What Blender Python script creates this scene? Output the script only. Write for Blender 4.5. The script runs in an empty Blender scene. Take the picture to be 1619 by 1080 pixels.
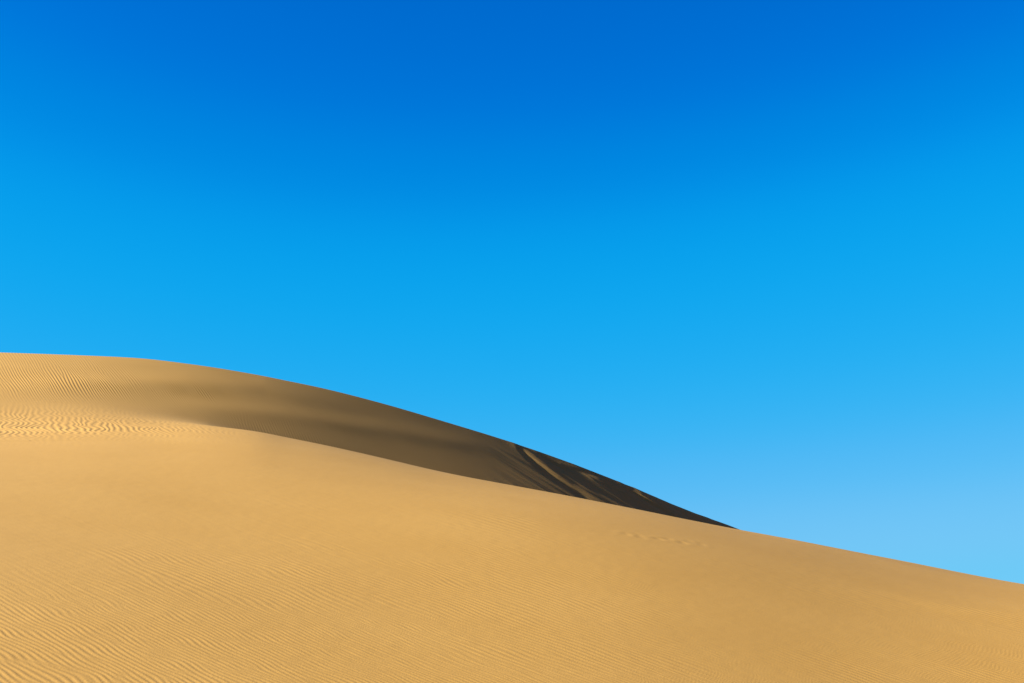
import bpy, math
import numpy as np

C = bpy.context.scene
R = math.radians

# ------------------------------------------------------------------ camera
PITCH = 12.0
F = 2225.0 / 1619.0                       # focal length in picture widths
cam = bpy.data.cameras.new('camera')
cam.sensor_width = 36.0
cam.lens = 36.0 * F
cam.clip_start = 0.1
cam.clip_end = 20000.0
camo = bpy.data.objects.new('camera', cam)
C.collection.objects.link(camo)
camo.location = (0, 0, 0)
camo.rotation_euler = (R(90 + PITCH), 0, 0)
C.camera = camo

# ------------------------------------------------------------------ light
SUN_AZ = -100.0      # degrees clockwise from the view direction (+Y): left, slightly behind
SUN_EL = 22.0
L = np.array([math.sin(R(SUN_AZ)) * math.cos(R(SUN_EL)),
              math.cos(R(SUN_AZ)) * math.cos(R(SUN_EL)), math.sin(R(SUN_EL))])
w = bpy.data.worlds.new('World')
C.world = w
w.use_nodes = True
nt = w.node_tree
nt.nodes.clear()
sky = nt.nodes.new('ShaderNodeTexSky')
sky.sky_type = 'NISHITA'
sky.sun_disc = False
sky.sun_elevation = R(SUN_EL)
sky.sun_rotation = R(SUN_AZ)
sky.altitude = 1500
sky.air_density = 1.0
sky.dust_density = 0.0
sky.ozone_density = 6.0
# the deep, polarised blue of the photograph: a contrast curve on each channel of the sky
EXPOSURE = 2.93
SKY_STRENGTH = 0.06
pre = nt.nodes.new('ShaderNodeVectorMath'); pre.operation = 'SCALE'; pre.inputs['Scale'].default_value = 0.08
post = nt.nodes.new('ShaderNodeVectorMath'); post.operation = 'SCALE'
post.inputs['Scale'].default_value = 1.0 / (SKY_STRENGTH * 2 ** EXPOSURE)
crv = nt.nodes.new('ShaderNodeRGBCurve')
for k, pts in enumerate((
        ((0, 0), (0.062, 0.002), (0.080, 0.011), (0.100, 0.032), (0.135, 0.092), (0.195, 0.165), (0.285, 0.165), (0.45, 0.36), (1, 0.80)),
        ((0, 0), (0.098, 0.152), (0.120, 0.240), (0.150, 0.365), (0.185, 0.415), (0.26, 0.485), (0.36, 0.565), (0.60, 0.62), (1, 0.66)),
        ((0, 0), (0.225, 0.64), (0.265, 0.75), (0.314, 0.85), (0.434, 0.91), (0.60, 0.93), (1, 0.95)))):
    c_ = crv.mapping.curves[k]
    c_.points[0].location = pts[0]; c_.points[1].location = pts[-1]
    for p_ in pts[1:-1]:
        c_.points.new(*p_)
crv.mapping.update()
nt.links.new(sky.outputs['Color'], pre.inputs[0])
nt.links.new(pre.outputs[0], crv.inputs['Color'])
nt.links.new(crv.outputs[0], post.inputs[0])
bg = nt.nodes.new('ShaderNodeBackground')
bg.inputs['Strength'].default_value = SKY_STRENGTH
wo = nt.nodes.new('ShaderNodeOutputWorld')
nt.links.new(post.outputs[0], bg.inputs['Color'])
nt.links.new(bg.outputs[0], wo.inputs[0])

sl = bpy.data.lights.new('sun', 'SUN')
sl.energy = 5.0
sl.angle = R(0.5)
sl.color = (1.0, 0.995, 0.96)
so = bpy.data.objects.new('sun', sl)
C.collection.objects.link(so)
so.location = (0, 0, 60)
from mathutils import Vector
so.rotation_euler = Vector(-L).to_track_quat('-Z', 'Y').to_euler()

C.view_settings.view_transform = 'Standard'
C.view_settings.look = 'None'
C.view_settings.gamma = 1.0
C.view_settings.exposure = EXPOSURE

# ------------------------------------------------------------------ helpers
cp, sp = math.cos(R(PITCH)), math.sin(R(PITCH))
FP = 2225.0

def survey(px, py):
    """a sighting in the photograph -> azimuth (rad) and tangent of elevation"""
    px = np.asarray(px, float); py = np.asarray(py, float)
    cx = (px - 809.5) / FP; cy = (540.0 - py) / FP
    dx = cx; dy = cp - cy * sp; dz = sp + cy * cp
    return np.arctan2(dx, dy), dz / np.hypot(dx, dy)

def unsurvey(th, e):
    dx, dy, dz = np.sin(th), np.cos(th), e
    depth = dy * cp + dz * sp
    up = -dy * sp + dz * cp
    return 809.5 + FP * dx / depth, 540.0 - FP * up / depth

def pchip(xk, yk, x):
    """monotone cubic through knots, vectorised on a 1-D knot list"""
    xk = np.asarray(xk, float); yk = np.asarray(yk, float)
    h = np.diff(xk); d = np.diff(yk) / h
    m = np.zeros_like(yk)
    for i in range(1, len(xk) - 1):
        if d[i-1] * d[i] > 0:
            w1 = 2*h[i] + h[i-1]; w2 = h[i] + 2*h[i-1]
            m[i] = (w1 + w2) / (w1 / d[i-1] + w2 / d[i])
    m[0], m[-1] = d[0], d[-1]
    x = np.clip(x, xk[0], xk[-1])
    k = np.clip(np.searchsorted(xk, x) - 1, 0, len(xk) - 2)
    t = (x - xk[k]) / h[k]
    return ((2*t**3 - 3*t**2 + 1) * yk[k] + (t**3 - 2*t**2 + t) * h[k] * m[k]
            + (-2*t**3 + 3*t**2) * yk[k+1] + (t**3 - t**2) * h[k] * m[k+1])

def sstep(a, b, x):
    t = np.clip((x - a) / (b - a), 0, 1)
    return t * t * (3 - 2 * t)

rng = np.random.default_rng(7)

def smooth_tile(n, wave, width, ang, seed, sharpen=0):
    """periodic filtered noise; ang=None: isotropic low-pass of size `wave` pixels,
    else stripes of wavelength `wave` pixels whose wave vector spreads by `ang` rad round +y"""
    g = np.random.default_rng(seed)
    fy = np.fft.fftfreq(n)[:, None]; fx = np.fft.rfftfreq(n)[None, :]
    fr = np.hypot(fx, fy) + 1e-9
    if ang is None:
        H = np.exp(-0.5 * (fr * wave * 1.2) ** 2) * (fr > 1e-6)
    else:
        a = np.arctan2(fx, np.abs(fy))
        H = np.exp(-0.5 * ((fr * wave - 1) / width) ** 2 - 0.5 * (a / ang) ** 2)
    h = g.standard_normal((n, n)).astype(np.float32)
    for i in range(max(1, sharpen + 1)):
        h = np.fft.irfft2(np.fft.rfft2(h) * H, s=(n, n))
        h = h / h.std()
        if i < sharpen:
            h = np.tanh(1.6 * h)
    return h.astype(np.float32)

def sample(tile, u, v):
    n = tile.shape[0]
    u = np.mod(u, n); v = np.mod(v, n)
    i = np.floor(u).astype(np.int32); j = np.floor(v).astype(np.int32)
    fu = (u - i).astype(np.float32); fv = (v - j).astype(np.float32)
    i %= n; j %= n; i1 = (i + 1) % n; j1 = (j + 1) % n
    return ((tile[j, i] * (1-fu) + tile[j, i1] * fu) * (1-fv)
            + (tile[j1, i] * (1-fu) + tile[j1, i1] * fu) * fv)

# ------------------------------------------------------------------ the dune relief: control sections
# one section per azimuth: sighting x, distance and sighting y of the lee edge, rise and fall of the
# foreground dune behind that edge, sighting y of the far crest, slope of the far face to the right and away
SEC = [
    # x     rb    yb   rise    fall    yc    gx     gy
    (-1400, 44,  720, 0.0015, 0.00020, 640,  0.02, 0.34),
    (-500,  45,  690, 0.0015, 0.00020, 572, -0.03, 0.34),
    (0,     46,  670, 0.0015, 0.00020, 557, -0.085, 0.35),
    (200,   47,  669, 0.0012, 0.00025, 565, -0.165, 0.35),
    (300,   47.3,673, 0.0008, 0.00030, 576, -0.245, 0.35),
    (400,   47.5,682, 0.0003, 0.00045, 592, -0.32, 0.345),
    (450,   47.5,692, 0.0001, 0.00060, 602, -0.362, 0.34),
    (500,   47.5,702, 0.0000, 0.00080, 612, -0.393, 0.34),
    (600,   47.3,724, 0.0000, 0.0012,  637, -0.426, 0.34),
    (700,   47,  747, 0.0000, 0.0016,  666, -0.442, 0.33),
    (808,   46,  768, 0.0000, 0.0020,  699, -0.452, 0.32),
    (900,   46.5,785, 0.0000, 0.0022,  731, -0.462, 0.32),
    (1000,  47,  804, 0.0000, 0.0025,  770, -0.482, 0.32),
    (1080,  47,  820, 0.0000, 0.0025,  804, -0.502, 0.31),
    (1172,  47,  838, 0.0000, 0.0025,  838, -0.525, 0.29),
    (1260,  47.5,854, 0.0000, 0.0025,  878, -0.51, 0.29),
    (1400,  48,  882, 0.0000, 0.0025,  940, -0.48, 0.28),
    (1619,  50,  925, 0.0000, 0.0025,  1000,-0.40, 0.22),
    (2100,  54,  985, 0.0000, 0.0025,  1060,-0.25, 0.16),
    (3000,  60,  1040,0.0000, 0.0025,  1100,-0.10, 0.12),
]
SEC = np.array(SEC, float)
TH, EB = survey(SEC[:, 0], SEC[:, 2])
EC = survey(SEC[:, 0], SEC[:, 5])[1]

NC_IN, NC_OUT = 2000, 140
th = np.concatenate([np.linspace(-math.pi, -0.42, NC_OUT, endpoint=False),
                     np.linspace(-0.42, 0.42, NC_IN),
                     np.linspace(0.42, math.pi, NC_OUT + 1)[1:]])
# smooth the section curves a little along azimuth, then read them at every column
tf = np.linspace(TH[0], TH[-1], 1601)
def along(col, blur=25):
    v = pchip(TH, col, tf)
    if blur:
        k = np.exp(-0.5 * (np.arange(-3*blur, 3*blur+1) / blur) ** 2); k /= k.sum()
        pad = np.concatenate([2*v[0] - v[1:3*blur+1][::-1], v, 2*v[-1] - v[-3*blur-1:-1][::-1]])
        v = np.convolve(pad, k, 'valid')
    return v
rb_f = along(SEC[:, 1]); eb_f = along(EB, 8); up_f = along(SEC[:, 3]); fall_f = along(SEC[:, 4])
ec_f = along(EC, 8); gx_f = along(SEC[:, 6], 40); gy_f = along(SEC[:, 7], 40)
# the crest distance follows from the slope of the face along the crest line
m_f = gx_f * np.sin(tf) + gy_f * np.cos(tf)
num = gx_f * np.cos(tf) - gy_f * np.sin(tf) - np.gradient(ec_f, tf)
rate = np.clip(num / (ec_f - m_f), -1.2, 2.2)
i0 = int(np.argmin(np.abs(tf - survey(0, 557)[0])))
rate[:i0] *= np.linspace(0, 1, i0)
tend = int(np.argmin(np.abs(tf - survey(1300, 900)[0])))
rate[tend:] *= np.linspace(1, 0, len(rate) - tend) ** 2
ln = np.concatenate([[0], np.cumsum(0.5 * (rate[1:] + rate[:-1]) * np.diff(tf))])
rc_f = 62.0 * np.exp(ln - ln[i0])
thc = np.clip(th, TH[0], TH[-1])
def col(v): return np.interp(thc, tf, v)
rb, eb, up, fall, rc, ec, mf = map(col, (rb_f, eb_f, up_f, fall_f, rc_f, ec_f, m_f))
away = sstep(1.6, 2.3, np.abs(th))          # behind the camera the sand settles to the desert floor
xq = np.tan(np.clip(th, -0.75, 0.75)) / math.tan(R(20)) # -1..1 over the picture
def spread(xs, ys):
    return col(np.convolve(np.pad(pchip(xs, ys, np.tan(np.clip(tf, -0.75, 0.75)) / math.tan(R(20))), 90, mode='edge'),
                           np.ones(181) / 181, 'valid'))
e15 = spread([-3, -1, 0, 1, 3], [-0.020, -0.030, -0.060, -0.110, -0.21])
e28 = spread([-3, -1, 0, 1, 3], [0.080, 0.094, 0.072, 0.000, -0.08])

K1 = np.array([1.0 + 0*th, 4 + 0*th, 8 + 0*th, 15 + 0*th, 28 + 0*th, rb, rb + 40])
E1 = np.array([-1.75 + 0*th, -2.15 / 4 + 0*th, -1.95 / 8 + 0*th, e15, e28, eb, eb])
zc = rc * ec
END = np.array([500.0 + 0*th, 4000.0 + 0*th])

def seg(a, b, n, log=False):
    t = np.arange(n) / n
    if log:
        return np.exp(np.log(a)[None, :] * (1 - t[:, None]) + np.log(b)[None, :] * t[:, None])
    return a[None, :] * (1 - t[:, None]) + b[None, :] * t[:, None]
rq = rb + 0.22 * (rc - rb)
rows = [seg(K1[0], K1[2], 12), seg(K1[2], K1[3], 120), seg(K1[3], rb, 640, True), seg(rb, rq, 220),
        seg(rq, rc, 480), seg(rc, rc * 1.15, 50), seg(rc * 1.15, rc * 1.9, 24),
        seg(rc * 1.9, END[0], 14), seg(END[0], END[1], 10, True), END[1][None, :]]
n_near = sum(r.shape[0] for r in rows[:4])
RG = np.concatenate(rows, 0)
NR, NC = RG.shape

def pchip_cols(xk, yk, x):
    K, n = xk.shape
    h = np.diff(xk, axis=0); d = np.diff(yk, axis=0) / h
    m = np.zeros_like(yk)
    w1 = 2*h[1:] + h[:-1]; w2 = h[1:] + 2*h[:-1]
    ok = d[:-1] * d[1:] > 0
    with np.errstate(divide='ignore', invalid='ignore'):
        mm = (w1 + w2) / (w1 / d[:-1] + w2 / d[1:])
    m[1:-1] = np.where(ok, mm, 0)
    m[0], m[-1] = d[0], d[-1]
    k = np.zeros(x.shape, int)
    for i in range(1, K - 1):
        k += (x >= xk[i][None, :])
    j = np.arange(n)[None, :]
    hk = h[k, j]; t = np.clip((x - xk[k, j]) / hk, 0, 1)
    return ((2*t**3 - 3*t**2 + 1) * yk[k, j] + (t**3 - 2*t**2 + t) * hk * m[k, j]
            + (-2*t**3 + 3*t**2) * yk[k+1, j] + (t**3 - t**2) * hk * m[k+1, j])
# foreground dune: e rises to the lee edge; past it, keeps rising (left) or drops away (right)
m5 = up + 0 * th
EN = pchip_cols(np.log(K1), E1, np.log(RG))
# replace the last stretch before the edge by a curve that meets it with slope `up`
s28 = (e28 - e15) / 13 * 0.62
t = np.clip((RG - 28) / (rb - 28), 0, 1); hh = rb - 28
EH = ((2*t**3 - 3*t**2 + 1) * e28 + (t**3 - 2*t**2 + t) * hh * s28 + (-2*t**3 + 3*t**2) * eb + (t**3 - t**2) * hh * up)
t0 = np.clip((RG - 15) / 13, 0, 1)
s15 = (e15 + 1.95 / 8) / 7 * 0.55
EA = ((2*t0**3 - 3*t0**2 + 1) * e15 + (t0**3 - 2*t0**2 + t0) * 13 * s15 + (-2*t0**3 + 3*t0**2) * e28 + (t0**3 - t0**2) * 13 * s28)
EN = np.where(RG > 28, EH, np.where(RG > 15, EA, EN))
d = np.clip(RG - rb, 0, None)
EN = EN + up * d - fall * np.minimum(d, 12) ** 2 - fall * 8 * np.clip(d - 12, 0, 60)
ZN = RG * EN
# background dune: straight face below its crest, rounded over the top
dc = rc - RG
ZF = zc - mf * dc
top = np.clip(1 - dc / 5.0, 0, None)
ZF = np.where(dc > 0, ZF, zc + (ec - 0.02) * (-dc) - 0.004 * np.minimum(-dc, 20) ** 2 - 0.16 * np.clip(-dc - 20, 0, None))
soft = np.interp(np.tan(np.clip(th, -1, 1)) / math.tan(R(20)), [-0.6, -0.25], [0.45, 0.28])
ZB = np.where(dc < -1, ZF, soft * np.logaddexp(ZN / soft, ZF / soft))
ZB = np.where(RG < rb - 0.0, np.where(RG < rb - 8, ZN, ZB), ZB)
q = sstep(0, 1, np.clip((RG - rc * 1.3) / (300 - rc * 1.3), 0, 1))
FLOOR = -14.0
ZB = np.maximum(ZB, FLOOR - 20) * (1 - q) + FLOOR * q
ZB = np.where(ZB < FLOOR, FLOOR, ZB)
# dune added out of frame at right to bounce warm light onto the slip face
ZB = ZB + 36.0 * np.exp(-0.5 * ((th - 1.12) / 0.34) ** 2) * np.exp(-0.5 * ((RG - 80) / 30) ** 2) * sstep(0.40, 0.85, th)
zflat = -2.2 - 0.026 * np.minimum(RG, 450)
Z = ZB * (1 - away) + zflat * away
EG = Z / RG
TG = np.broadcast_to(th[None, :], RG.shape)
X = RG * np.sin(TG); Y = RG * np.cos(TG)
PX, PY = unsurvey(TG, EG)
PX = np.where(np.abs(TG) < 1.2, PX, np.sign(TG) * 9999.0)
front = (np.abs(TG) < 1.2) * 1.0

# ------------------------------------------------------------------ wind ripples, swales and avalanche tongues
BASE_Z = Z.copy()
W = np.abs(TG) < 0.44
def patch(a_):                                     # work only on the sector with fine columns
    j = np.where(np.abs(th) <= 0.42001)[0]
    return a_[:, j[0]:j[-1] + 1]
JJ = np.where(np.abs(th) <= 0.42001)[0]
NV = sum(r.shape[0] for r in rows[:5]) + 30        # rings up to just past the crest
x_ = patch(X)[:NV]; y_ = patch(Y)[:NV]; r_ = patch(RG)[:NV]
px = patch(PX)[:NV]; py = patch(PY)[:NV]
tileR = smooth_tile(2048, 16.0, 0.20, 0.17, 11, sharpen=3)
tileS = smooth_tile(2048, 16.0, 0.17, 0.11, 21, sharpen=3)
tileN = smooth_tile(1024, 24.0, 0, None, 12)
tileN2 = smooth_tile(1024, 24.0, 0, None, 13)
def noise(x, y, size, t=tileN):                    # smooth noise, features about `size` metres
    return sample(t, x * 24 / size + 311, y * 24 / size + 97)
def ripple(x, y, wave, deg, warp=0.0, wsize=4.0, off=0, tile=None):
    """crest lines perpendicular to the direction `deg` (anticlockwise from +x); returns about -1..1"""
    c, s_ = math.cos(R(deg)), math.sin(R(deg))
    if warp:
        x, y = x + warp * noise(x, y, wsize), y + warp * noise(x, y, wsize, tileN2)
    v = (x * c + y * s_) * 16 / wave
    u = (-x * s_ + y * c) * 16 / wave
    t_ = sample(tileR if tile is None else tile, u + off, v + 1.7 * off)
    return np.tanh(1.1 * t_)
def bell(v, c, s_):
    return np.exp(-0.5 * ((v - c) / s_) ** 2)

rbp = patch(rb[None, :]); rcp = patch(rc[None, :])
face = sstep(0.0, 2.5, (patch(ZF)[:NV] - patch(ZN)[:NV]) / 0.4)   # 1 on the background dune
near = 1 - face
H = np.zeros(x_.shape, np.float32)

# gentle swells of the foreground slope
H += near * sstep(12, 20, r_) * (0.012 * noise(x_, y_, 11.0))

# ripples of the foreground slope: strong low on the left, in faint patches higher up
A = bell(np.clip((950 - py) / 1.0, 0, None), 0, 75 + 0.02 * px)
A0 = 0.12 + 0.22 * sstep(500, 1100, px)
A = A0 + (1 - A0) * A
A = A * (1 - 0.93 * bell(px, 150, 330) * bell(py, 765, 60))       # the smooth sheet under the belt
pm = sstep(-0.6, 0.9, noise(x_, y_, 5.0) + 0.8 * noise(x_ * 0.7 + y_, y_ * 1.2, 2.2, tileN2))
A = A * (0.35 + 0.65 * pm * (py < 960) + 0.65 * (py >= 960) * 1.0) if False else A * (0.30 + 0.70 * np.maximum(pm, sstep(930, 1040, py + 0.06 * (800 - px))))
wv = 0.115
r1 = ripple(x_, y_, 0.088, 43, 0.016, 0.9, tile=tileS)
r2 = ripple(x_, y_, 0.140, 43, 0.028, 1.6, off=301, tile=tileS)
r3 = ripple(x_, y_, 0.235, 42, 0.05, 3.0, off=611, tile=tileS)
ppm = np.abs(np.gradient(py, axis=0) / np.gradient(r_, axis=0)) * 0.63     # how finely the slope is seen
def seen(wave): return sstep(1.25, 2.1, wave / 0.72 * ppm)
r1 = r1 * seen(0.088); r2 = r2 * seen(0.140); r3 = r3 * seen(0.235)
m12 = sstep(17.5, 24, r_ + 1.2 * noise(x_, y_, 4.0)); m23 = sstep(24, 33, r_ + 1.5 * noise(x_, y_, 5.0, tileN2))
far_fade = 1 - 0.7 * sstep(32, 42, r_)
H += near * A * far_fade * (0.0020 * r1 * (1 - m12) + 0.0026 * r2 * m12 * (1 - m23) + 0.0042 * r3 * m23)
H += near * sstep(12, 16, r_) * 0.0004 * noise(x_, y_, 0.35, tileN2)

# the belt of zigzag ripples where the two dunes meet on the left
d1 = r_ - rbp
belt = np.where(d1 < -3, bell(d1, -3, 2.6), bell(d1, -3, 3.4)) * sstep(470, 100, px)
zx = x_ + 0.07 * (2 / math.pi) * np.arcsin(np.sin(2 * math.pi * (r_ + 0.5 * noise(x_, y_, 5.0)) / 2.5)) + 0.37 * y_
H += belt * 0.0064 * ripple(zx, y_ * 0.45, 0.19, 0, 0.06, 1.0, off=77) * (0.75 + 0.25 * pm)

# ripples running up the background dune
sf = face * sstep(-1.0, 2.0, r_ - rbp)
h_up = (py - np.interp(px, [0, 200, 400, 600, 808], [557, 565, 592, 637, 698]))      # below the skyline
u_ = x_ + 0.50 * (y_ - 52)
band1 = bell(h_up, 46 - 0.02 * px, 15) * sstep(-60, 40, px) * sstep(520, 330, px)
foot = bell(py, np.interp(px, [0, 200, 400, 600, 750], [660, 658, 668, 690, 705]), np.interp(px, [200, 420], [7, 15]))
upper = bell(h_up, 8, 20) * sstep(700, 200, px) * 0.55
right = sstep(300, 430, px)
amp = band1 * 0.0055 + upper * 0.0028 + 0.0003
H += sf * (amp * (1 - 0.6 * right) + foot * 0.0025 * (1 - right)) * ripple(u_, y_ * 0.30, 0.122, 0, 0.035, 2.0, off=401)
H += sf * right * sstep(820, 640, px) * (foot * 0.0009 + 0.0010) * ripple(x_ + 0.30 * (y_ - 52), y_ * 0.30, 0.125, 0, 0.03, 2.0, off=733)

# long swales that run along the face, their lower lips turned from the sun
def swale(xs, ys, width, height, xfade):
    c = np.interp(px, xs, ys)
    return height * np.exp(-0.5 * ((py - c) / width) ** 2) * sstep(xfade[0], xfade[1], px) * sstep(xfade[3], xfade[2], px)
H += sf * swale([0, 150, 300, 420, 560], [612, 606, 603, 612, 650], 9, 0.034, (-80, 120, 420, 600))
H += sf * swale([100, 300, 450, 600, 750, 850], [640, 644, 655, 676, 705, 735], 9, 0.028, (150, 420, 700, 860))
H -= sf * swale([0, 200, 350, 500, 640], [636, 634, 630, 650, 680], 10, 0.008, (0, 200, 520, 660))

# avalanche tongues down the slip face
def tongue(pts, w0, w1, height, skew=0.0):
    """a ridge (height>0) or groove along a polyline of sightings, width growing from w0 to w1"""
    p = np.array(pts, float)
    box = (px > p[:, 0].min() - 40) & (px < p[:, 0].max() + 40) & (py > p[:, 1].min() - 40) & (py < p[:, 1].max() + 40)
    out = np.zeros_like(H)
    X0, Y0 = px[box], py[box]
    best = np.full(X0.shape, 1e9); sgn = np.zeros(X0.shape); tt = np.zeros(X0.shape)
    lens = np.hypot(*np.diff(p, axis=0).T); cum = np.concatenate([[0], np.cumsum(lens)]) / lens.sum()
    for k in range(len(p) - 1):
        dx, dy = p[k+1] - p[k]
        t_ = np.clip(((X0 - p[k, 0]) * dx + (Y0 - p[k, 1]) * dy) / (dx*dx + dy*dy), 0, 1)
        ex = X0 - p[k, 0] - t_ * dx; ey = Y0 - p[k, 1] - t_ * dy
        dd = np.hypot(ex, ey); m_ = dd < best
        best[m_] = dd[m_]; sgn[m_] = np.sign(dx * ey - dy * ex)[m_]; tt[m_] = (cum[k] + t_ * (cum[k+1] - cum[k]))[m_]
    wd = w0 + (w1 - w0) * tt
    s_ = best * sgn / wd
    prof = np.exp(-0.5 * (s_ / (1 + skew * np.sign(s_))) ** 2)
    out[box] = height * prof * sstep(0.0, 0.14, tt) * sstep(1.0, 0.72, tt)
    return out
slip = sf * sstep(760, 830, px)
T_ = tongue([(802, 696), (850, 730), (905, 768), (965, 800), (1080, 868)], 2.8, 4.2, 0.032, 0.3)
T_ += tongue([(822, 703), (868, 737), (930, 774), (1010, 812), (1120, 872)], 2.0, 3.2, 0.030, 0.3)
T_ -= tongue([(812, 701), (850, 735), (880, 758), (950, 800)], 2.6, 3.2, 0.040)
T_ += tongue([(880, 728), (930, 748), (985, 776), (1050, 812), (1180, 890)], 2.2, 3.2, 0.034, 0.3)
T_ += tongue([(968, 757), (1010, 782), (1050, 806), (1180, 880)], 1.8, 2.6, 0.055, 0.3)
T_ += tongue([(990, 765), (1030, 790), (1070, 812), (1190, 880)], 1.8, 2.6, 0.055, 0.3)
T_ -= tongue([(978, 761), (1012, 787), (1130, 855)], 2.0, 2.8, 0.050)
T_ += tongue([(915, 745), (960, 775), (1010, 805), (1100, 860)], 2.6, 4.0, 0.02)
T_ -= tongue([(846, 717), (885, 737), (925, 747), (965, 758)], 2.6, 3.0, 0.035)
H += slip * 0.85 * T_
al_ = 0.82 * x_ - 0.58 * y_; ac_ = 0.58 * x_ + 0.82 * y_          # down the slip face, across it
H += slip * (0.0035 * noise(al_ * 0.12, ac_, 1.3) + 0.0012 * noise(al_ * 0.10, ac_, 0.45, tileN2))
gs = np.random.default_rng(19)
for k in range(14):                                 # thin runnels of sliding sand
    qx = 815 + 20 * k + gs.uniform(-8, 8)
    qy = float(np.interp(qx, [808, 900, 1000, 1080, 1172], [698, 731, 770, 804, 838])) + 5
    ln_ = gs.uniform(60, 150); dy_ = ln_ * gs.uniform(0.62, 0.72)
    H += slip * tongue([(qx, qy), (qx + ln_ * 0.5, qy + dy_ * 0.54), (qx + ln_, qy + dy_)], 1.0, 1.6, gs.uniform(0.003, 0.007) * gs.choice([-1, 1]))

# a line of old footprints near the lee edge
g_ = np.random.default_rng(5)
fp = [(985 + 7.5 * k + g_.uniform(-2, 2), 842 + 1.05 * k + g_.uniform(-1.6, 1.6)) for k in range(18)]
for (fx, fy) in fp:
    t_, e_ = survey(fx, fy)
    near_rows = slice(0, n_near)
    jc = int(np.argmin(np.abs(th - t_))) - JJ[0]
    ic = int(np.argmin(np.abs(EG[:n_near, jc + JJ[0]] - e_)))
    cx, cy = x_[ic, jc], y_[ic, jc]
    i0_, i1_ = max(ic - 40, 0), min(ic + 40, NV); j0_, j1_ = max(jc - 30, 0), jc + 30
    q2 = ((x_[i0_:i1_, j0_:j1_] - cx) / 0.10) ** 2 + ((y_[i0_:i1_, j0_:j1_] - cy) / 0.2) ** 2
    H[i0_:i1_, j0_:j1_] += (-0.0028 * np.exp(-q2) + 0.0013 * np.exp(-(np.sqrt(q2) - 1.7) ** 2 * 2)).astype(np.float32)

edge = sstep(0.42, 0.36, np.abs(patch(TG)[:NV]))
Z[:NV, JJ[0]:JJ[-1] + 1] += H * edge

# ------------------------------------------------------------------ material
def sand_material():
    m = bpy.data.materials.new('sand')
    m.use_nodes = True
    t = m.node_tree; N = t.nodes; K = t.links
    N.clear()
    out = N.new('ShaderNodeOutputMaterial')
    b = N.new('ShaderNodeBsdfPrincipled')
    b.inputs['Roughness'].default_value = 0.95
    b.inputs['Specular IOR Level'].default_value = 0.1
    tc = N.new('ShaderNodeTexCoord')
    n1 = N.new('ShaderNodeTexNoise'); n1.inputs['Scale'].default_value = 0.35; n1.inputs['Detail'].default_value = 5
    n2 = N.new('ShaderNodeTexNoise'); n2.inputs['Scale'].default_value = 45; n2.inputs['Detail'].default_value = 4
    r1 = N.new('ShaderNodeValToRGB')
    r1.color_ramp.elements[0].position = 0.3; r1.color_ramp.elements[0].color = (0.190, 0.0995, 0.0182, 1)
    r1.color_ramp.elements[1].position = 0.7; r1.color_ramp.elements[1].color = (0.201, 0.1072, 0.0212, 1)
    mx = N.new('ShaderNodeMix'); mx.data_type = 'RGBA'; mx.blend_type = 'MULTIPLY'
    mx.inputs['Factor'].default_value = 1.0
    r2 = N.new('ShaderNodeValToRGB')
    r2.color_ramp.elements[0].position = 0.3; r2.color_ramp.elements[0].color = (0.86, 0.86, 0.86, 1)
    r2.color_ramp.elements[1].position = 0.7; r2.color_ramp.elements[1].color = (1, 1, 1, 1)
    K.new(tc.outputs['Object'], n1.inputs['Vector']); K.new(tc.outputs['Object'], n2.inputs['Vector'])
    K.new(n1.outputs['Fac'], r1.inputs[0]); K.new(n2.outputs['Fac'], r2.inputs[0])
    K.new(r1.outputs[0], mx.inputs['A']); K.new(r2.outputs[0], mx.inputs['B'])
    K.new(mx.outputs['Result'], b.inputs['Base Color'])
    bp = N.new('ShaderNodeBump'); bp.inputs['Strength'].default_value = 0.25; bp.inputs['Distance'].default_value = 0.01
    K.new(n2.outputs['Fac'], bp.inputs['Height']); K.new(bp.outputs[0], b.inputs['Normal'])
    K.new(b.outputs[0], out.inputs[0])
    return m
SAND = sand_material()

def grid_object(name, rows_slice, label, centre=False):
    x = X[rows_slice]; y = Y[rows_slice]; z = Z[rows_slice]
    nr, nc = x.shape
    co = np.stack([x, y, z], -1).reshape(-1, 3).astype(np.float32)
    i = np.arange(nr - 1)[:, None] * nc + np.arange(nc - 1)[None, :]
    q = np.stack([i, i + 1, i + nc + 1, i + nc], -1).reshape(-1, 4)
    me = bpy.data.meshes.new(name)
    me.vertices.add(len(co)); me.vertices.foreach_set('co', co.ravel())
    me.loops.add(q.size); me.loops.foreach_set('vertex_index', q.ravel().astype(np.int32))
    me.polygons.add(len(q))
    me.polygons.foreach_set('loop_start', np.arange(0, q.size, 4, dtype=np.int32))
    me.polygons.foreach_set('loop_total', np.full(len(q), 4, np.int32))
    me.polygons.foreach_set('use_smooth', np.ones(len(q), bool))
    me.update(); me.validate()
    me.materials.append(SAND)
    o = bpy.data.objects.new(name, me)
    C.collection.objects.link(o)
    o['kind'] = 'structure'
    o['label'] = label
    return o

grid_object('foreground_dune', slice(0, n_near + 1), 'sunlit rippled golden sand slope filling the foreground')
grid_object('background_dune', slice(n_near, NR), 'higher sand dune behind with its right face in deep shade')
